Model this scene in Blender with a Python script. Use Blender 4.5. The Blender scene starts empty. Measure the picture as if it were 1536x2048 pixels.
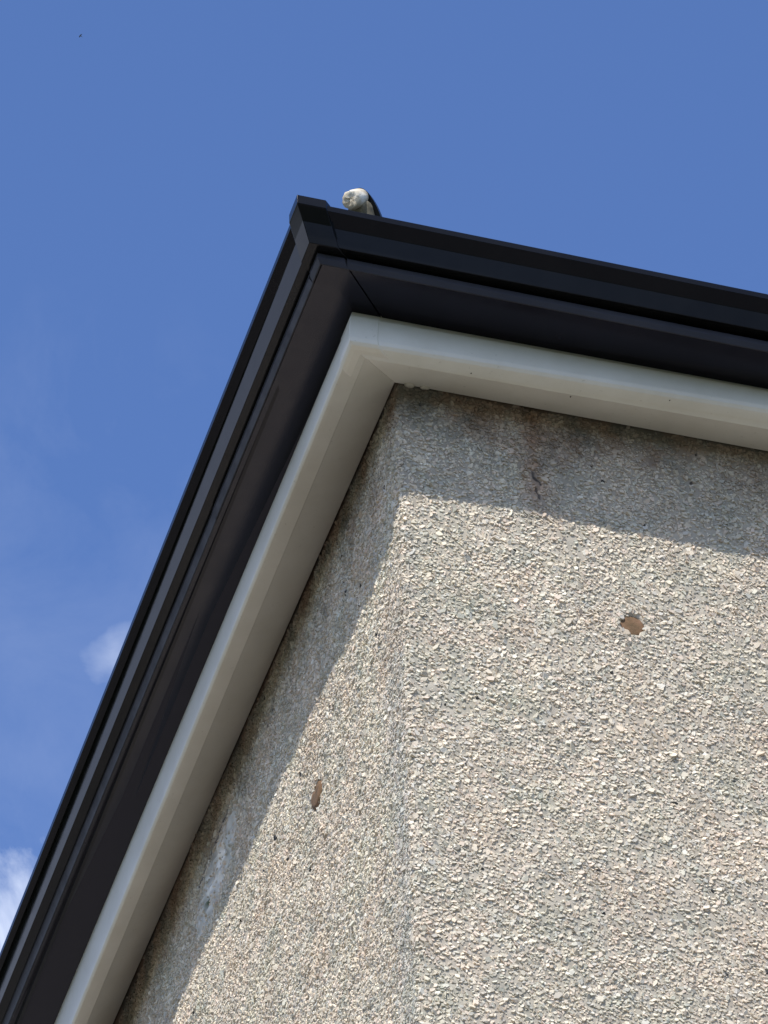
import bpy, bmesh, math, random
import numpy as np
from mathutils import Vector, Matrix

sc = bpy.context.scene
COL = sc.collection
S = 1.4                      # metres per survey unit
HZ = 6.54                    # height of the eaves trim above the ground
SUN = Vector((-.543, -.662, 1.0)).normalized()

# ------------------------------------------------------------ camera
cam = bpy.data.cameras.new('camera'); co = bpy.data.objects.new('camera', cam); COL.objects.link(co)
CAMP = Vector((-1.18558868, -3.62950186, -3.53002772)) * S + Vector((0, 0, HZ))
Mx = ((0.95819937, 0.16994639, 0.23015689), (-0.28505205, 0.63592494, 0.71717836), (-0.02448063, -0.75280654, 0.65778644))
R3 = Matrix(((Mx[0][0], -Mx[0][1], -Mx[0][2]), (Mx[1][0], -Mx[1][1], -Mx[1][2]), (Mx[2][0], -Mx[2][1], -Mx[2][2])))
co.matrix_world = Matrix.Translation(CAMP) @ R3.to_4x4()
cam.sensor_fit = 'VERTICAL'; cam.sensor_height = 24; cam.sensor_width = 18; cam.lens = 24 * 9000 / 2048
cam.clip_start = .05; cam.clip_end = 20000
sc.camera = co

# ------------------------------------------------------------ world and sun
w = bpy.data.worlds.new('World'); sc.world = w; w.use_nodes = True
nt = w.node_tree; nt.nodes.clear(); N = nt.nodes.new; LK = nt.links.new
out = N('ShaderNodeOutputWorld'); bg = N('ShaderNodeBackground'); sky = N('ShaderNodeTexSky')
sky.sky_type = 'NISHITA'; sky.sun_disc = False; sky.sun_elevation = math.asin(SUN.z)
sky.sun_rotation = math.atan2(SUN.x, SUN.y); sky.altitude = 50; sky.air_density = 1.0; sky.dust_density = .3; sky.ozone_density = 9
bg.inputs['Strength'].default_value = .145
tc = N('ShaderNodeTexCoord')
def wmath(op, a, b=None, clamp=False):
    n = N('ShaderNodeMath'); n.operation = op; n.use_clamp = clamp
    for i, v in enumerate((a, b)):
        if v is None: continue
        if isinstance(v, (int, float)): n.inputs[i].default_value = v
        else: LK(v, n.inputs[i])
    return n.outputs[0]
ns = N('ShaderNodeTexNoise'); ns.inputs['Scale'].default_value = 26; ns.inputs['Detail'].default_value = 8; ns.inputs['Roughness'].default_value = .6; ns.inputs['Distortion'].default_value = .4
LK(tc.outputs['Generated'], ns.inputs['Vector'])
total = None
nw = N('ShaderNodeTexNoise'); nw.inputs['Scale'].default_value = 34; nw.inputs['Detail'].default_value = 5
LK(tc.outputs['Generated'], nw.inputs['Vector'])
wv = N('ShaderNodeVectorMath'); wv.operation = 'SUBTRACT'; LK(nw.outputs['Color'], wv.inputs[0]); wv.inputs[1].default_value = (.5, .5, .5)
wsc = N('ShaderNodeVectorMath'); wsc.operation = 'SCALE'; LK(wv.outputs[0], wsc.inputs[0]); wsc.inputs['Scale'].default_value = .028
wad = N('ShaderNodeVectorMath'); wad.operation = 'ADD'; LK(tc.outputs['Generated'], wad.inputs[0]); LK(wsc.outputs[0], wad.inputs[1])
# real cloud banks: (direction, angular radius, density)
for d, r, k in (((0.15894, 0.79647, 0.58342), .026, .7), ((0.17626, 0.7531, 0.63385), .0050, .22), ((0.15659, 0.77126, 0.61696), .06, .05)):
    v = N('ShaderNodeVectorMath'); v.operation = 'DISTANCE'; LK(wad.outputs[0], v.inputs[0]); v.inputs[1].default_value = Vector(d).normalized()
    m = wmath('SUBTRACT', 1.0, wmath('DIVIDE', v.outputs['Value'], r * 1.9), True)
    q = wmath('MULTIPLY', m, 1.25, False)
    e = wmath('ADD', q, wmath('MULTIPLY', wmath('SUBTRACT', ns.outputs['Fac'], .5), 3.6))
    e = wmath('MULTIPLY', wmath('SUBTRACT', e, .35), .9, True)
    e = wmath('MULTIPLY', wmath('MULTIPLY', e, wmath('MULTIPLY', m, 3.0, True)), k)
    total = e if total is None else wmath('MAXIMUM', total, e)
# unseen low cloud added behind the house for pale gutter reflections
sxy = N('ShaderNodeSeparateXYZ'); LK(tc.outputs['Generated'], sxy.inputs[0])
low = wmath('MULTIPLY', wmath('SUBTRACT', .56, sxy.outputs['Z']), 4.5, True)
yy = wmath('MULTIPLY', wmath('ADD', sxy.outputs['Y'], -.1), 3.0, True)
n2 = N('ShaderNodeTexNoise'); n2.inputs['Scale'].default_value = 5; n2.inputs['Detail'].default_value = 7; LK(tc.outputs['Generated'], n2.inputs['Vector'])
fill_bank = wmath('MULTIPLY', wmath('MULTIPLY', low, yy), wmath('MULTIPLY', wmath('SUBTRACT', n2.outputs['Fac'], .33), 5.0, True))
total = wmath('MAXIMUM', total, wmath('MULTIPLY', fill_bank, .85))
# unseen broken cloud added on the camera side to neutralise ambient light
up1 = wmath('MULTIPLY', wmath('SUBTRACT', sxy.outputs['Z'], .09), 7.0, True)
fr = wmath('MULTIPLY', wmath('SUBTRACT', wmath('SUBTRACT', .02, sxy.outputs['Y']), wmath('MULTIPLY', sxy.outputs['X'], .3)), 4.0, True)
fill_cumulus = wmath('MULTIPLY', wmath('MULTIPLY', up1, fr), wmath('MULTIPLY', wmath('SUBTRACT', n2.outputs['Fac'], .28), 6.0, True))
total = wmath('MAXIMUM', total, wmath('MULTIPLY', fill_cumulus, .42))
mix = N('ShaderNodeMix'); mix.data_type = 'RGBA'
LK(total, mix.inputs['Factor']); tint = N('ShaderNodeMix'); tint.data_type = 'RGBA'; tint.blend_type = 'MULTIPLY'; tint.inputs['Factor'].default_value = 1
LK(sky.outputs[0], tint.inputs[6]); tint.inputs[7].default_value = (1.03, .98, 1.07, 1); LK(tint.outputs[2], mix.inputs[6]); mix.inputs[7].default_value = (6.2, 6.6, 7.4, 1)
LK(mix.outputs[2], bg.inputs['Color']); LK(bg.outputs[0], out.inputs[0])

sl = bpy.data.lights.new('sun', 'SUN'); so = bpy.data.objects.new('sun', sl); COL.objects.link(so)
sl.energy = 4.3; sl.angle = math.radians(.55); sl.color = (1, .965, .89)
so.rotation_euler = SUN.to_track_quat('Z', 'Y').to_euler(); so.location = SUN * 30
sc.view_settings.view_transform = 'Standard'; sc.view_settings.look = 'None'; sc.view_settings.gamma = 1
sc.view_settings.exposure = 0.45

# ------------------------------------------------------------ materials
class Mat:
    def __init__(s, name, col=(.5, .5, .5), rough=.6, spec=.5, ior=1.5):
        s.m = bpy.data.materials.new(name); s.m.use_nodes = True; s.t = s.m.node_tree
        s.b = s.t.nodes['Principled BSDF']; s.b.inputs['Base Color'].default_value = (*col, 1)
        s.b.inputs['Roughness'].default_value = rough; s.b.inputs['Specular IOR Level'].default_value = spec; s.b.inputs['IOR'].default_value = ior
        s.tc = s.n('ShaderNodeTexCoord')
    def n(s, t, **k):
        x = s.t.nodes.new(t)
        for a, b in k.items(): setattr(x, a, b)
        return x
    def l(s, a, b): s.t.links.new(a, b)
    def noise(s, scale, detail=4, rough=.5, vec=None, dist=0):
        x = s.n('ShaderNodeTexNoise'); x.inputs['Scale'].default_value = scale; x.inputs['Detail'].default_value = detail
        x.inputs['Roughness'].default_value = rough; x.inputs['Distortion'].default_value = dist
        s.l(vec or s.tc.outputs['Object'], x.inputs['Vector']); return x.outputs['Fac']
    def ramp(s, f, stops):
        x = s.n('ShaderNodeValToRGB'); s.l(f, x.inputs[0]); e = x.color_ramp.elements
        while len(e) < len(stops): e.new(.5)
        for i, (p, c) in enumerate(stops):
            e[i].position = p; e[i].color = (*c, 1) if isinstance(c, tuple) else (c, c, c, 1)
        return x.outputs[0]
    def mix(s, f, a, b, mode='MIX'):
        x = s.n('ShaderNodeMix', data_type='RGBA', blend_type=mode)
        for i, v in ((0, f), (6, a), (7, b)):
            if isinstance(v, (int, float)): x.inputs[i].default_value = v
            elif isinstance(v, tuple): x.inputs[i].default_value = (*v, 1)
            else: s.l(v, x.inputs[i])
        return x.outputs[2]
    def math(s, op, a, b=0, c=None, clamp=False):
        x = s.n('ShaderNodeMath', operation=op, use_clamp=clamp)
        for i, v in enumerate((a, b, c)):
            if v is None: continue
            if isinstance(v, (int, float)): x.inputs[i].default_value = v
            else: s.l(v, x.inputs[i])
        return x.outputs[0]
    def bump(s, h, strength=.3, dist=.001):
        x = s.n('ShaderNodeBump'); x.inputs['Strength'].default_value = strength; x.inputs['Distance'].default_value = dist
        s.l(h, x.inputs['Height']); s.l(x.outputs[0], s.b.inputs['Normal'])

def black_plastic(name, a, b, rough, ior):
    m = Mat(name, a, rough, .5, ior)
    m.l(m.mix(m.ramp(m.noise(9, 5, .6), [(.35, 0.0), (.75, 1.0)]), a, b), m.b.inputs['Base Color'])
    m.l(m.ramp(m.noise(30, 4), [(.3, rough * .85), (.8, rough * 1.3)]), m.b.inputs['Roughness'])
    m.bump(m.noise(6, 2), .04, .002)
    m.b.inputs['Specular Tint'].default_value = (.74, .76, 1.0, 1)
    return m.m
M_GUT = black_plastic('black_gutter_plastic', (.004, .0045, .005), (.007, .0075, .008), .16, 1.265)
M_SOF = black_plastic('dark_soffit_plastic', (.003, .0025, .0055), (.0055, .0045, .009), .22, 1.40)
M_LIP = black_plastic('grey_edge_plastic', (.028, .028, .033), (.038, .038, .044), .5, 1.3)

def trim_mat():
    m = Mat('aged_white_plastic', (.6, .58, .53), .42)
    g = m.ramp(m.noise(5, 6, .65), [(.3, 0.0), (.8, 1.0)])
    c = m.mix(g, (.66, .635, .58), (.51, .48, .415))
    sp = m.ramp(m.noise(120, 3, .7), [(.66, 0.0), (.72, 1.0)])
    c = m.mix(m.math('MULTIPLY', sp, .35), c, (.25, .22, .17))
    m.l(c, m.b.inputs['Base Color']); m.bump(m.noise(60, 4), .08, .001)
    return m.m
M_TRIM = trim_mat()
M_DIRT = Mat('dark_grime', (.03, .028, .02), .9).m
M_SEAL = Mat('grey_sealant', (.42, .39, .33), .5).m

def wall_mat():
    m = Mat('pebbledash', (.45, .41, .36), .72, .35)
    at = m.n('ShaderNodeAttribute', attribute_name='stone')
    base = at.outputs['Color']
    # broad damp and mineral tints
    t = m.ramp(m.noise(7, 4, .6), [(.3, (.93, .96, .93)), (.5, (1, 1, 1)), (.7, (1.0, .94, .90))])
    c = m.mix(1.0, base, t, 'MULTIPLY')
    t2 = m.ramp(m.noise(17, 3, .5), [(.36, (.86, .89, .90)), (.5, (1, 1, 1)), (.68, (1, 1, 1))])
    c = m.mix(1.0, c, t2, 'MULTIPLY')
    # grime hanging from the trim: depth below the eaves in metres
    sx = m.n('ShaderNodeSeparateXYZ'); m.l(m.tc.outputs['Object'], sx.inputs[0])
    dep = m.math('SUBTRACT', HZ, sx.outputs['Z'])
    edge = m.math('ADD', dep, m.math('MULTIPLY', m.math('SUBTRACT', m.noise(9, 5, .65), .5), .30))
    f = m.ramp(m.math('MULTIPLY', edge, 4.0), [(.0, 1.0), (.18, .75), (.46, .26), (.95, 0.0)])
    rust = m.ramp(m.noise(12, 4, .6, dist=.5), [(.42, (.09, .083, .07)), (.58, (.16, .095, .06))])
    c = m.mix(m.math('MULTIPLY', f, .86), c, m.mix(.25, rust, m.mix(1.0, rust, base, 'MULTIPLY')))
    # rust run near the crack on the gable side
    dx = m.math('ABSOLUTE', m.math('SUBTRACT', sx.outputs['X'], .228))
    dx = m.math('ADD', dx, m.math('MULTIPLY', m.math('SUBTRACT', m.noise(22, 4), .5), .07))
    r1 = m.math('SUBTRACT', 1.0, m.math('MULTIPLY', dx, 26), clamp=True)
    r2 = m.ramp(m.math('MULTIPLY', dep, 2.0), [(.0, 1.0), (.36, .85), (.52, 0.0)])
    r3 = m.math('LESS_THAN', sx.outputs['Y'], .03)
    c = m.mix(m.math('MULTIPLY', m.math('MULTIPLY', m.math('MULTIPLY', r1, r2), r3), .75), c, m.mix(1.0, c, (.62, .43, .33), 'MULTIPLY'))
    # green spot
    v = m.n('ShaderNodeVectorMath', operation='DISTANCE'); m.l(m.tc.outputs['Object'], v.inputs[0]); v.inputs[1].default_value = (0, .8389 * S, HZ - .1476 * S)
    g = m.math('SUBTRACT', 1.0, m.math('MULTIPLY', v.outputs['Value'], 55), clamp=True)
    c = m.mix(m.math('MULTIPLY', g, 1.3, clamp=True), c, (.05, .07, .02))
    m.l(c, m.b.inputs['Base Color'])
    m.bump(m.noise(420, 5, .7), .55, .0012)
    return m.m
M_WALL = wall_mat()
def plug_mat():
    m = Mat('brown_filler', (.2, .12, .07), .85)
    m.l(m.ramp(m.noise(60, 5, .6), [(.3, (.085, .052, .022)), (.5, (.14, .078, .036)), (.72, (.185, .10, .055))]), m.b.inputs['Base Color'])
    m.bump(m.noise(200, 4), .4, .0012); return m.m
M_PLUG = plug_mat()
def mort_mat():
    m = Mat('pale_mortar', (.6, .56, .47), .85)
    m.l(m.ramp(m.noise(22, 5, .6), [(.38, (.34, .29, .21)), (.52, (.48, .42, .33)), (.64, (.74, .71, .65))]), m.b.inputs['Base Color'])
    m.bump(m.noise(90, 4), .6, .003); return m.m
M_MORT = mort_mat()
M_MORD = Mat('shaded_mortar', (.13, .115, .085), .9)  # darker mortar copy: shading of the lower part put into the colour
M_MORD.l(M_MORD.ramp(M_MORD.noise(50, 5, .6), [(.35, (.06, .055, .04)), (.55, (.16, .14, .10)), (.72, (.42, .38, .30))]), M_MORD.b.inputs['Base Color']); M_MORD = M_MORD.m
def tile_mat():
    m = Mat('dark_roof_tile', (.02, .02, .022), .6)
    m.l(m.ramp(m.noise(18, 5), [(.3, (.010, .010, .012)), (.6, (.022, .022, .024)), (.8, (.06, .058, .05))]), m.b.inputs['Base Color'])
    m.bump(m.noise(150, 4), .4, .002); return m.m
M_TILE = tile_mat()
def ground_mat(name, a, b):
    m = Mat(name, a, .85); m.l(m.mix(m.noise(2.2, 8, .65), a, b), m.b.inputs['Base Color']); m.bump(m.noise(60, 4), .5, .01); return m.m
M_GRD = ground_mat('dark_fill_ground', (.035, .05, .02), (.06, .075, .03)); M_BOUNCE = ground_mat('bounce_paving', (.16, .145, .125), (.24, .215, .185))  # unseen ground surfaces, invented for dark reflections and warm bounce light

# ------------------------------------------------------------ helpers
def link(name, me, mats, parent=None):
    o = bpy.data.objects.new(name, me); COL.objects.link(o)
    for m in (mats if isinstance(mats, (list, tuple)) else [mats]): me.materials.append(m)
    if parent: o.parent = parent
    return o
def bm_obj(name, bm, mats, parent=None, bevel=0, seg=2, smooth=False):
    bmesh.ops.recalc_face_normals(bm, faces=bm.faces)
    me = bpy.data.meshes.new(name); bm.to_mesh(me); bm.free()
    if smooth:
        for p in me.polygons: p.use_smooth = True
    o = link(name, me, mats, parent)
    if bevel:
        b = o.modifiers.new('bevel', 'BEVEL'); b.width = bevel; b.segments = seg; b.limit_method = 'ANGLE'; b.angle_limit = math.radians(12)
        for p in me.polygons: p.use_smooth = True
        n = o.modifiers.new('wn', 'WEIGHTED_NORMAL'); n.keep_sharp = True; n.weight = 100
    return o
def loft(loops, bm=None):
    """closed solid through equal-length loops of points"""
    bm = bm or bmesh.new(); vs = [[bm.verts.new(p) for p in L] for L in loops]; n = len(loops[0])
    for A, B in zip(vs, vs[1:]):
        for i in range(n): bm.faces.new((A[i], A[(i + 1) % n], B[(i + 1) % n], B[i]))
    for e in (vs[0], vs[-1]):
        bm.faces.new(e)
    return bm
U = S / 1000
# an edge of the eaves section: (offset right wall, offset left wall, height, slope right, slope left) in survey mm
def PR(e, a): return Vector((a * U, -e[0] * U, HZ + (e[2] + e[3] * (a + e[1]) / 1000) * U))
def PL(e, a): return Vector((-e[1] * U, a * U, HZ + (e[2] + e[4] * (a + e[0]) / 1000) * U))
def PM(e): return Vector((-e[1] * U, -e[0] * U, HZ + e[2] * U))
FAR_R, FAR_L = 5200, 5800
def run_r(prof, a0=None, a1=FAR_R, wob=0):
    st = [PM(e) for e in prof] if a0 is None else [PR(e, a0) for e in prof]
    return loft([st, [PR(e, min(a1, 900)) for e in prof]] + ([[far(PR, e, a1) for e in prof]] if a1 > 900 else []))
def far(P, e, a):   # past the surveyed stretch the section runs level
    p = P(e, 900); q = P(e, a); q.z = p.z; return q
def run_l(prof, a0=None, a1=FAR_L):
    st = [PM(e) for e in prof] if a0 is None else [PL(e, a0) for e in prof]
    return loft([st, [PL(e, min(a1, 1500)) for e in prof]] + ([[Vector((PL(e, 1500).x, a1 * U, PL(e, 1500).z)) for e in prof]] if a1 > 1500 else []))
def corner(prof, ar, al): return loft([[PR(e, ar - e[1]) for e in prof], [PM(e) for e in prof], [PL(e, al - e[0]) for e in prof]])
def E(sr, sl, z, kr=0, kl=0): return (sr, sl, z, kr, kl)
def grow(e, d, dz): return (e[0] + d, e[1] + d, e[2] + dz, e[3], e[4])

house = bpy.data.objects.new('house', None); COL.objects.link(house)
house['label'] = 'pebbledashed house corner with white eaves trim, dark soffit and black gutter under a blue sky'
house['category'] = 'house'

# ------------------------------------------------------------ eaves: white box trim
A = E(1.5, 3.2, 0, 0, 5); B = E(49, 52.6, -16, 12, -17); B2 = E(49.4, 53, -17.6, 12, -17)
C = E(62, 68.3, -18.3, 24, -24); Ca = E(67.6, 74, -17.4, 27, -27); Cb = E(70.8, 77, -14.6, 28, -27); Cc = E(72.1, 78.1, -9.6, 27, -24); C2 = E(72.2, 78.0, 0, 22, -18); C3 = E(71.3, 76.8, 13, 18, -10); C4 = E(68.3, 74.4, 27, 12, -4); D = E(62.8, 70.8, 38.3, 9.5, 1); Dt = E(62, 70, 45, 9.5, 1); At = E(1.5, 3.2, 44, 0, 5)
prof = [A, B, B2, C, Ca, Cb, Cc, C2, C3, C4, D, Dt, At]
trim_r = bm_obj('eaves_trim', run_r(prof), M_TRIM, house, .0032, 4)
trim_l = bm_obj('eaves_trim', run_l(prof), M_TRIM, house, .0032, 4)
capp = [grow(E(56, 60, -17.2, 12, -17), 0, -1.2), grow(C, .6, -1.0), grow(Ca, .7, -.9), grow(Cb, .9, -.7), grow(Cc, 1.0, -.4), grow(C2, 1.0, 0), grow(C3, 1.0, 0), grow(C4, 1.0, 0), grow(D, 1.0, -.2), grow(Dt, 1.0, -3), E(56, 60, 41, 0, 0)]
bm_obj('corner_cap', corner(capp, 34, 40), M_TRIM, trim_l, .0012, 3)
# inner butt strip where the two trims meet under the corner
for a, name in ((None, 'sealant_blob'),):
    bm = bmesh.new()
    for (x, r) in ((14, 4.5), (31, 3.2), (35, 2.4)):
        g = bmesh.ops.create_icosphere(bm, subdivisions=3, radius=r * U)
        for v in g['verts']: v.co = Vector((v.co.x * 1.4 + x * U, v.co.y * 1.0 - 3.5 * U, v.co.z * .8 + HZ - 1.0 * U))
    bm_obj('sealant_blob', bm, M_SEAL, trim_r, smooth=True)
for (x, s_, r) in ((196, 44, .55), (310, 66, .5), (72, 55, .5), (452, 46, 1.2)):   # flies and grime specks stuck on the trim
    bm = bmesh.new(); bmesh.ops.create_icosphere(bm, subdivisions=2, radius=r * U)
    z = -17.8 + (x + 60) * .02 if s_ > 49 else -16 * s_ / 49 + x * .01
    for v in bm.verts: v.co = Vector((v.co.x * 1.6 + x * U, v.co.y * 2.2 - s_ * U, v.co.z * .6 + HZ + z * U))
    bm_obj('grime_speck', bm, M_DIRT, trim_r)

# ------------------------------------------------------------ dark soffit and lip
Si = E(58, 64, 39, 0, 0); So = E(128.4, 126.0, 40.0, -8.5, 10); Sot = E(128.4, 126.0, 46, -8.5, 10); Sit = E(58, 64, 45, 0, 0)
sprof = [Si, So, Sot, Sit]
def soffit_r(a_in, a_out):
    # starts on a mitre line running parallel to the corner diagonal
    st = [PR(e, -e[1] + 33) for e in sprof]
    return loft([st, [PR(e, 900) for e in sprof], [far(PR, e, FAR_R) for e in sprof]])
bm_obj('soffit_panel', soffit_r(0, 0), M_SOF, house)
def soffit_c():
    P = [(e[0], e[1], e[2] - .9, e[3], e[4]) for e in sprof]
    return loft([[PR(e, -e[1] + 31.2) for e in P], [PM(e) for e in P], [PL(e, 1500) for e in P], [Vector((PL(e, 1500).x, FAR_L * U, PL(e, 1500).z)) for e in P]])
sof_c = bm_obj('soffit_panel', soffit_c(), M_SOF, house)
E1 = E(131, 128.5, 37.5, -8.5, 10); F1 = E(134, 132.6, 44, -8.6, 15); F2 = E(134, 132.6, 51, -8.6, 15); E2 = E(129.4, 127.0, 51, -8.5, 10); E3 = E(129.4, 127.0, 37.5, -8.5, 10)
lprof = [E3, E1, F1, F2, E2]
bm_obj('edge_lip', run_r(lprof, -98), M_LIP, house, .0004, 2)
bm_obj('edge_lip', run_l(lprof, -98, 330), M_LIP, house, .0004, 2)
bm_obj('edge_lip', run_l([grow(e, -.8, .5) for e in lprof], 331.5), M_LIP, house, .0004, 2)
bm_obj('edge_lip', corner([grow(e, .8, -.8) for e in lprof], 32, 32), M_LIP, house, .0005, 2)

# ------------------------------------------------------------ fascia and gutter
fp = [E(118, 116, 41), E(122, 120, 41), E(122, 120, 100), E(118, 116, 100)]
bm_obj('fascia_board', corner(fp, 5200, 5800), M_GUT, house)
G0 = E(123, 121, 55, 0, 10); G1 = E(145, 144.6, 54, -5, 11); G2 = E(153, 153.4, 76, -8, 15); H1 = E(166.4, 162.6, 88, -10, 4); I1 = E(167, 163, 95.7, -10.5, 4)
I2 = E(162, 158, 95.7, -10.5, 4); H2 = E(162, 158, 90.5, -10, 4); J2 = E(150, 150.4, 79, -8, 15); J1 = E(142.5, 142, 57, -5, 11); J0 = E(125.5, 123.5, 58, 0, 10)
K0 = E(125.5, 123.5, 97, 0, 10); K1 = E(123, 121, 97, 0, 10)
gp = [G0, G1, G2, H1, I1, I2, H2, J2, J1, J0, K0, K1]
gut_r = bm_obj('gutter', run_r(gp), M_GUT, house, .0007, 2)
gut_l = bm_obj('gutter', run_l(gp), M_GUT, house, .0007, 2)
gc = [E(123, 121, 52.5, 0, 0), E(146.8, 146.2, 51.5, -3, 3), E(156.2, 156.2, 75, -3, 3), E(167.5, 165, 87, -3, 3), E(169.4, 166.4, 88.5, -3, 3), E(169.4, 166.4, 101.5, -3, 3),
      E(160, 157, 101.5, -3, 3), E(160, 157, 97, -3, 3), E(164, 161, 97, 0, 0), E(163.6, 160, 91, 0, 0), E(151.5, 152, 80, 0, 0), E(143.5, 143, 56, 0, 0), E(123, 121, 57, 0, 0)]
bm_obj('gutter_corner', corner(gc, 34, 34), M_GUT, gut_l, .0009, 2)

# ------------------------------------------------------------ pebbledashed wall
rng = np.random.default_rng(11)
def vnoise(p, f, seed):
    """smooth value noise on 2-D points"""
    q = p * f; i = np.floor(q).astype(np.int64); t = q - i; t = t * t * (3 - 2 * t)
    def h(ix, iy):
        n = (ix * 374761393 + iy * 668265263 + seed * 974634777) & 0x7fffffff
        n = ((n ^ (n >> 13)) * 1274126177) & 0x7fffffff
        return ((n ^ (n >> 16)) & 0xffff) / 65535.
    a = h(i[:, 0], i[:, 1]); b = h(i[:, 0] + 1, i[:, 1]); c = h(i[:, 0], i[:, 1] + 1); d = h(i[:, 0] + 1, i[:, 1] + 1)
    return (a * (1 - t[:, 0]) + b * t[:, 0]) * (1 - t[:, 1]) + (c * (1 - t[:, 0]) + d * t[:, 0]) * t[:, 1]
PLUGS = {0: [(.2681 * S, -.3046 * S, .0205)], 1: [(.361 * S, -.327 * S, .026)]}
def seg_dist(p, a, b):
    a = np.array(a); b = np.array(b); ab = b - a; t = np.clip(((p - a) @ ab) / (ab @ ab), 0, 1); return np.linalg.norm(p - a - t[:, None] * ab, axis=1)
CRACK = {0: [((.160 * S, -.098 * S), (.162 * S, -.112 * S)), ((.164 * S, -.108 * S), (.169 * S, -.116 * S)), ((.163 * S, -.124 * S), (.167 * S, -.139 * S))], 1: [((.735 * S, -.064 * S), (.80 * S, -.074 * S)), ((.80 * S, -.074 * S), (.884 * S, -.088 * S)), ((.53 * S, -.062 * S), (.56 * S, -.075 * S))]}
RC = .007   # rounding of the house corner
def relief(p, side):
    """outward height of the render coat at (along, down) in metres"""
    h = (vnoise(p, 4, 3 + side) - .5) * .006 + (vnoise(p, 22, 5 + side) - .5) * .0022 + (vnoise(p, 90, 8 + side) - .5) * .0012
    fall = np.clip(p[:, 0] / .03, 0, 1)
    h = h * fall
    if side == 1:
        q = p[:, 0] + .03 * (vnoise(p, 3, 77) - .5)
        h = h - .016 * np.clip((-p[:, 1] - .25) / .6, 0, 1) * np.clip(q / .13, 0, 1) * np.clip(p[:, 0] / .03, 0, 1) * np.clip((1.0 - q) / .8, 0, 1)
        m = np.clip(1.3 - np.hypot((p[:, 0] - .80 * S) / .135, (p[:, 1] + .128 * S + .2 * (p[:, 0] - .8 * S)) / .06), 0, 1)
        h = h + m * (.004 + .013 * (vnoise(p * [1, 1.6], 55, 31) - .5))
    zz = np.stack([p[:, 1], p[:, 1] * 0], 1)
    h = h + ((vnoise(zz, 28, 15) - .5) * .005 + (vnoise(zz, 90, 16) - .5) * .003) * np.clip(1 - p[:, 0] / .02, 0, 1)
    for (x, y, r) in PLUGS[side]:
        d = np.hypot(p[:, 0] - x, p[:, 1] - y); h = np.where(d < r, h * .3 - (.0045 + .009 * side) * np.clip((r - d) / .003, 0, 1), h)
    for a, b in CRACK[side]:
        h = h - .0015 * np.clip(1 - seg_dist(p, a, b) / .004, 0, 1)
    r = np.clip((RC - p[:, 0]) / RC, 0, 1); h = h - RC * (1 - np.sqrt(np.maximum(0, 1 - r * r)))
    return h
def to3(p, h, side):
    n = len(p); o = np.empty((n, 3))
    if side == 0: o[:, 0] = p[:, 0]; o[:, 1] = -h; o[:, 2] = p[:, 1] + HZ
    else: o[:, 1] = p[:, 0]; o[:, 0] = -h; o[:, 2] = p[:, 1] + HZ
    return o
PAL = np.array([[.60, .55, .46], [.54, .485, .41], [.58, .485, .42], [.45, .455, .40], [.42, .42, .41], [.50, .44, .36], [.74, .72, .66], [.34, .32, .29], [.42, .33, .25]])
PAL = PAL.mean(0) + .62 * (PAL - PAL.mean(0)); PAL = PAL * [1.05, 1.03, 1.0]
PW = np.array([.25, .2, .12, .13, .10, .10, .035, .05, .015]); PW /= PW.sum()
V, Fv, Fs, Cc = [], [], [], []     # verts, face vertex indices, face sizes, colours
nv = 0
EXT = {0: (.95, 1.62), 1: (2.35, 1.62)}
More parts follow.
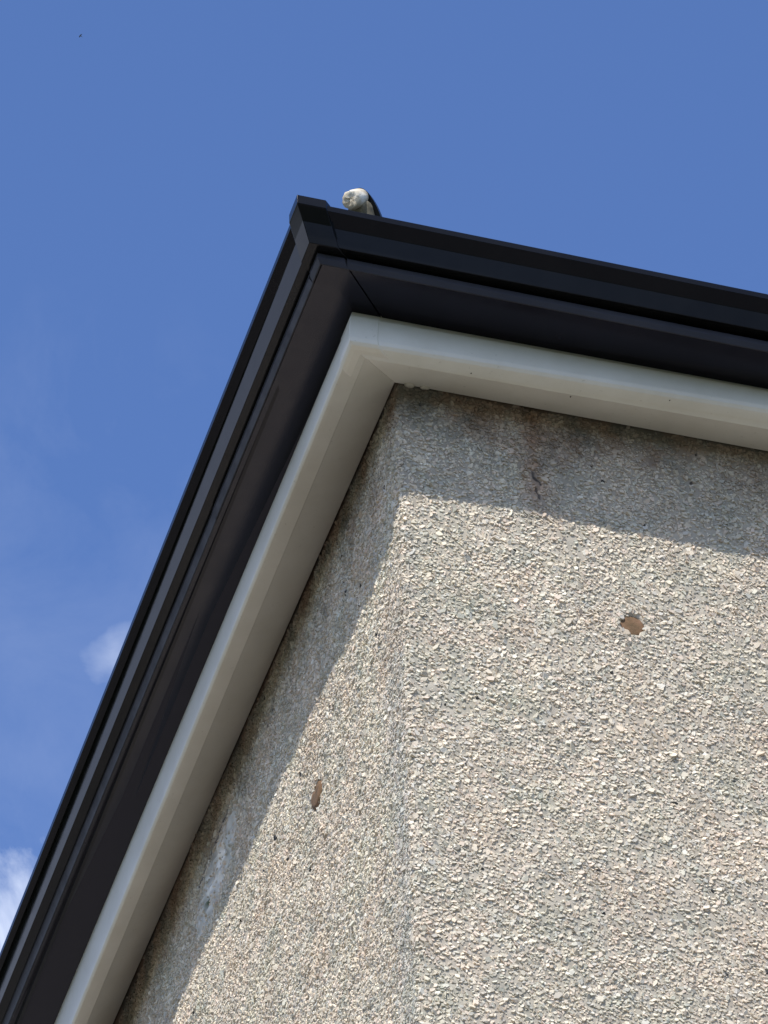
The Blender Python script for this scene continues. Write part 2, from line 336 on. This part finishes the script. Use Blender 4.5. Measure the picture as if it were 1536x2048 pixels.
for side in (0, 1):
    W, Hh = EXT[side]; g = .004
    nx, ny = int(W / g) + 1, int(Hh / g) + 1
    X, Y = np.meshgrid(np.linspace(.0, W, nx), np.linspace(.06, -Hh, ny)); P = np.stack([X.ravel(), Y.ravel()], 1)
    V.append(to3(P, relief(P, side), side)); idx = np.arange(nx * ny).reshape(ny, nx)
    q = np.stack([idx[:-1, :-1], idx[1:, :-1], idx[1:, 1:], idx[:-1, 1:]], -1).reshape(-1, 4)
    if side == 1: q = q[:, ::-1]
    Fv.append((q + nv).ravel()); Fs.append(np.full(len(q), 4)); nv += nx * ny
    cb = np.array([.39, .345, .285])[None] * (.85 + .3 * vnoise(P, 60, 40)[:, None])
    if side == 1:
        m = np.clip(1.25 - np.hypot((P[:, 0] - .80 * S) / .135, (P[:, 1] + .128 * S + .2 * (P[:, 0] - .8 * S)) / .06), 0, 1)[:, None] ** .5
        cb = cb * (1 - m) + m * np.array([.68, .66, .61]) * (.55 + .8 * vnoise(P * [1, 1.5], 70, 50)[:, None])
    for a, b in CRACK[side]: cb = np.where((seg_dist(P, a, b) < (.0042 if side else .0020))[:, None], .05, cb)
    Cc.append(cb)
    # stone chips pressed into the coat: jittered grid, several passes of decreasing size
    for pitch, ln, keep in ((.0060, .0042, .96), (.0066, .0030, .8), (.0135, .0054, .26)):
        gx, gy = np.meshgrid(np.arange(.0005, W, pitch), np.arange(-Hh, .0, pitch)); p = np.stack([gx.ravel(), gy.ravel()], 1)
        p += rng.uniform(-.5, .5, p.shape) * pitch
        k = (rng.random(len(p)) < keep) & (p[:, 0] > .0002)
        if side == 1: k &= (p[:, 0] / 2.35 - p[:, 1] / 1.62) < 1.12
        for (x, y, r) in PLUGS[side]: k &= np.hypot(p[:, 0] - x, p[:, 1] - y) > r + rng.uniform(-.0025, .003, len(p))
        for a, b in CRACK[side]: k &= seg_dist(p, a, b) > (.0055 if side else .0022) + .003 * rng.random(len(p))
        if side == 1:  # smoother patched render by the crack
            d = np.hypot((p[:, 0] - .80 * S) / .135, (p[:, 1] + .128 * S + .2 * (p[:, 0] - .8 * S)) / .06)
            k &= (d > 1) | (rng.random(len(p)) < .15)
        # patches with sparser dash
        k &= rng.random(len(p)) < (.60 + .65 * vnoise(p, 14, 60 + side))
        p = p[k]; n = len(p)
        m = 6
        ang = (np.arange(m) / m * 2 * np.pi)[None] + rng.uniform(-.42, .42, (n, m))
        L = ln * rng.lognormal(0, .28, n); L = np.clip(L, .0018, .0095)
        asp = rng.uniform(.38, .9, n); rot = rng.normal(0, .9, n)
        rad = rng.uniform(.72, 1.12, (n, m))
        ux = np.cos(ang) * rad * L[:, None]; uy = np.sin(ang) * rad * (L * asp)[:, None]
        cx = ux * np.cos(rot)[:, None] - uy * np.sin(rot)[:, None]; cy = ux * np.sin(rot)[:, None] + uy * np.cos(rot)[:, None]
        t = rng.normal(0, .27, (n, 2)); hh = (.0008 + .0016 * rng.random(n)) * (L / .0045) ** .5
        ins = rng.uniform(.62, .88, (n, 1))
        h0 = relief(p, side)
        ring0 = np.stack([p[:, :1] + cx, p[:, 1:] + cy], -1); ring1 = np.stack([p[:, :1] + cx * ins, p[:, 1:] + cy * ins], -1)
        ph0 = h0[:, None] - .0012 + cx * 0; ph1 = h0[:, None] + hh[:, None] + cx * ins * t[:, :1] + cy * ins * t[:, 1:] + rng.normal(0, .00018, (n, m))
        ph1 = np.maximum(ph1, h0[:, None] - .0002)
        pts = np.concatenate([ring0, ring1], 1).reshape(-1, 2); hs = np.concatenate([ph0, ph1], 1).ravel()
        v3 = to3(pts, hs, side)
        V.append(v3)
        b0 = (np.arange(n) * 2 * m)[:, None] + nv
        i = np.arange(m); j = (i + 1) % m
        sides = np.stack([b0 + i, b0 + j, b0 + m + j, b0 + m + i], -1)   # n,m,4
        top = b0 + m + i                                                   # n,m
        if side == 1: sides = sides[..., ::-1]; top = top[:, ::-1]
        Fv.append(sides.ravel()); Fs.append(np.full(n * m, 4)); Fv.append(top.ravel()); Fs.append(np.full(n, m)); nv += n * 2 * m
        ci = rng.choice(len(PAL), n, p=PW); col = PAL[ci] * [1.11, 1.09, 1.065] * rng.uniform(.82, 1.14, (n, 1))
        dark = rng.random(n) < .0016; col[dark] = .03
        lowf = vnoise(p, 9, 91); col = col * (1 + .10 * (lowf - .5))[:, None]
        if side == 1:   # grey weathered strip beside the arris
            q = p[:, 0] + .05 * (vnoise(p, 6, 72) - .5)
            b_ = np.clip((q - .005) / .03, 0, 1) * np.clip((.17 - q) / .08, 0, 1) * np.clip((-p[:, 1] - .30) / .25, 0, 1)
            col = col * (1 - b_[:, None] * np.array([.17, .135, .09]))
        Cc.append(np.repeat(col, 2 * m, 0))
# plain remainder of the four walls
def quad(a, b, c, d):
    global nv
    V.append(np.array([a, b, c, d], float)); Fv.append(np.arange(nv, nv + 4)); Fs.append(np.array([4])); nv += 4; Cc.append(np.full((4, 3), .40) * [1.08, .98, .86])
W0, H0 = EXT[0]; W1, H1_ = EXT[1]; LX, LY = 7.0, 7.9; T = HZ + .06
quad((W0, 0, 0), (LX, 0, 0), (LX, 0, T), (W0, 0, T)); quad((0, 0, 0), (W0, 0, 0), (W0, 0, HZ - H0), (0, 0, HZ - H0))
quad((0, LY, 0), (0, W1, 0), (0, W1, T), (0, LY, T)); quad((0, W1, 0), (0, 0, 0), (0, 0, HZ - H1_), (0, W1, HZ - H1_))
quad((LX, 0, 0), (LX, LY, 0), (LX, LY, T), (LX, 0, T)); quad((LX, LY, 0), (0, LY, 0), (0, LY, T), (LX, LY, T))
V = np.concatenate(V); Fv = np.concatenate(Fv).astype(np.int32); Fs = np.concatenate(Fs).astype(np.int32); Cc = np.concatenate(Cc)
me = bpy.data.meshes.new('wall'); me.vertices.add(len(V)); me.vertices.foreach_set('co', V.astype(np.float32).ravel())
me.loops.add(len(Fv)); me.loops.foreach_set('vertex_index', Fv); me.polygons.add(len(Fs))
me.polygons.foreach_set('loop_start', np.concatenate([[0], np.cumsum(Fs)[:-1]]).astype(np.int32)); me.update(calc_edges=True)
ca = me.color_attributes.new('stone', 'FLOAT_COLOR', 'POINT')
ca.data.foreach_set('color', np.concatenate([Cc, np.ones((len(Cc), 1))], 1).astype(np.float32).ravel())
me.polygons.foreach_set('use_smooth', np.zeros(len(Fs), bool))
wall = link('wall', me, M_WALL, house)
print('wall verts', len(V))

for side in (0, 1):
    for (x, y, r) in PLUGS[side]:
        bm = bmesh.new(); rr = random.Random(3 + side); n = 28; rings = []
        for k, (q, hgt) in enumerate(((1.06, -.0055), (.99, -.0015), (.80, -.0006), (.5, -.0002), (.2, -.0003))):
            ring = []
            for i in range(n):
                a = 2 * math.pi * i / n; ra = r * q * (1 + .05 * math.sin(3 * a + side) + rr.uniform(-.06, .06)); px, py = x + ra * math.cos(a), y + ra * math.sin(a)
                h = hgt + rr.uniform(-.0003, .0003) - .0006 * max(0, math.sin(a) * q)
                if side: h += .0016 - .036 * max(0, math.sin(a) * q - .35)
                ring.append(bm.verts.new((px, -h, HZ + py) if side == 0 else (-h, px, HZ + py)))
            rings.append(ring)
        for a_, b_ in zip(rings, rings[1:]):
            for i in range(n): bm.faces.new((a_[i], a_[(i + 1) % n], b_[(i + 1) % n], b_[i]))
        bm.faces.new(rings[-1])
        bm_obj('filler_plug', bm, M_PLUG, wall, smooth=True)

# ------------------------------------------------------------ roof, tiles, hip tile
PT = math.tan(math.radians(37))
e0 = .150 * S; rz = HZ + .101 * S
bm = bmesh.new()
x0, x1, y0, y1 = -e0, LX + e0, -e0, LY + e0
hw = (x1 - x0) / 2; hz = rz + hw * PT
b = [bm.verts.new(p) for p in ((x0, y0, rz), (x1, y0, rz), (x1, y1, rz), (x0, y1, rz))]
t = [bm.verts.new(p) for p in ((x0 + hw, y0 + hw, hz), (x0 + hw, y1 - hw, hz))]
b2 = [bm.verts.new((v.co.x + (.03 if v.co.x < 1 else -.03), v.co.y + (.03 if v.co.y < 1 else -.03), rz - .02)) for v in b]
bm.faces.new((b[0], b[1], t[0])); bm.faces.new((b[1], b[2], t[1], t[0])); bm.faces.new((b[2], b[3], t[1])); bm.faces.new((b[3], b[0], t[0], t[1]))
for i in range(4): bm.faces.new((b[i], b[(i + 1) % 4], b2[(i + 1) % 4], b2[i]))
bm.faces.new(b2)
roof = bm_obj('roof', bm, M_TILE, house)
def hip_tile(s0, length, w, h, name='hip_tile'):
    """arched tile along the hip, its lower end at offset s0 (m) from the wall corner"""
    d = Vector((1, 1, PT)).normalized(); side = Vector((1, -1, 0)).normalized(); up = side.cross(d).normalized() * 1
    if up.z < 0: up = -up
    o = Vector((-s0, -s0, rz + (e0 - s0) * PT))
    bm = bmesh.new(); m = 18; loops = []
    prof = [(math.cos(math.pi * i / m) * w, math.sin(math.pi * i / m) ** .8 * h) for i in range(m + 1)] + [(-math.cos(math.pi * i / m) * (w - .009), math.sin(math.pi * i / m) ** .8 * (h - .009)) for i in range(m + 1)]
    for k in (0, 1): loops.append([o + d * length * k + side * a + up * (c - .004 + .012 * (1 - k)) for a, c in prof])
    return loft(loops, bm), o, d, side, up
HS = .038 * S
bm, o, d, side, up = hip_tile(HS, .05, .030, .11)
bm.free(); bm = bmesh.new(); loops = []; m = 18
for k, q in ((0, 1), (.35, .97), (.7, .80), (.9, .6), (1, .35)):
    loops.append([o + d * .030 * k + side * (math.cos(math.pi * i / m) * .027 * q + .002) + up * (math.sin(math.pi * i / m) ** .85 * .099 * q - .004) for i in range(m + 1)])
loft(loops, bm)
ht = bm_obj('hip_end_cap', bm, M_GUT, roof, .001)  # near-black colour stands in for the shade inside the tile mouth
for k in range(0, 14):
    bmk = hip_tile(HS - .03 - k * .27, .29, .044, .026)[0]
    bm_obj('hip_tile', bmk, M_TILE, roof)
def lump(c, rx, ry, rz_, seed, bm):
    g = bmesh.ops.create_icosphere(bm, subdivisions=4, radius=1); rr = random.Random(seed)
    ph = [(rr.uniform(2, 7), rr.uniform(2, 7), rr.uniform(2, 7), rr.uniform(0, 6), rr.uniform(.004, .016)) for _ in range(9)]
    for v in g['verts']:
        p = v.co.copy(); k = 1 + sum(a * math.sin(fx * p.x + fy * p.y + fz * p.z + o_) for fx, fy, fz, o_, a in ph)
        p = Vector((math.copysign(abs(p.x) ** .5, p.x), math.copysign(abs(p.y) ** .6, p.y), math.copysign(abs(p.z) ** .6, p.z))) * k
        v.co = c + d * p.x * rx + side * p.y * ry + up * p.z * rz_
bm = bmesh.new(); loops = []; rr = random.Random(5); m = 22
for t, q in ((0, .2), (0, 1.0), (.25, 1.02), (.5, .98), (.75, .95), (.93, .90), (1.0, .78), (1.03, .55), (.98, .2)):
    c = o - d * (.001 + .027 * t) + up * (.0765 - .006 * t) - side * (.002 + .003 * t)
    loops.append([c + (side * math.cos(2 * math.pi * i / m) * .0185 + up * math.sin(2 * math.pi * i / m) * .0175) * q * (1 + .05 * math.sin(3.1 * i + 4 * t) * t + rr.uniform(-.05, .05) * t)
                  - d * (rr.uniform(-.0025, .0025) if t > .9 else 0) for i in range(m)])
loft(loops, bm)
bm_obj('bedding_mortar', bm, M_MORT, ht, smooth=True)
bm = bmesh.new(); lump(o - d * .002 + up * .044 - side * .003, .013, .021, .026, 9, bm)
bm_obj('bedding_mortar', bm, M_MORD, ht, smooth=True)

# ------------------------------------------------------------ ground and a far bird
bm = bmesh.new(); bm.faces.new([bm.verts.new(p) for p in ((-4000, -4000, 0), (4000, -4000, 0), (4000, 4000, 0), (-4000, 4000, 0))])
gr = bm_obj('ground', bm, M_GRD); gr['kind'] = 'structure'  # unseen ground, its dark colour invented for the gutter reflections
bm = bmesh.new(); loft([[Vector((x, y, z)) for x, y in ((-7, -7), (LX, -7), (LX, -.02), (-.02, -.02), (-.02, LY + 14), (-7, LY + 14))] for z in (-.1, .03)], bm)
dv = bm_obj('bounce_paving', bm, M_BOUNCE); dv['kind'] = 'structure'  # unseen paler paving, added to bounce light up to the eaves
bd = R3 @ Vector(((161 - 768) / 9000, -(72 - 1024) / 9000, -1)); bp = CAMP + bd.normalized() * 420
bm = bmesh.new()
def tube(pts, rs, n=8):
    loops = []
    for i, (p, r) in enumerate(zip(pts, rs)):
        t_ = (Vector(pts[min(i + 1, len(pts) - 1)]) - Vector(pts[max(i - 1, 0)])).normalized(); a = t_.orthogonal().normalized(); c = t_.cross(a)
        loops.append([Vector(p) + a * r * math.cos(2 * math.pi * k / n) + c * r * math.sin(2 * math.pi * k / n) for k in range(n)])
    return loops
loft(tube([(-.17, 0, 0), (-.12, 0, 0), (0, 0, 0), (.12, 0, 0), (.2, 0, 0), (.26, 0, .0)], [.005, .03, .05, .03, .02, .03]), bm)
for s_ in (-1, 1):
    loft([[Vector((-.07, 0, .02)), Vector((.06, 0, .02)), Vector((.05, 0, .035))], [Vector((-.09, .16 * s_, .07)), Vector((.03, .16 * s_, .07)), Vector((.02, .16 * s_, .078))], [Vector((.02, .33 * s_, .03)), Vector((.05, .33 * s_, .03)), Vector((.05, .33 * s_, .034))]], bm)
bmesh.ops.scale(bm, vec=(.8, .8, .8), verts=bm.verts)
bird = bm_obj('bird', bm, Mat('dark_feathers', (.09, .09, .10), .7).m)
bird.location = bp; bird.rotation_euler = (0, 0, math.radians(20)); bird['label'] = 'tiny dark bird flying high in the blue sky above the roof'; bird['category'] = 'bird'
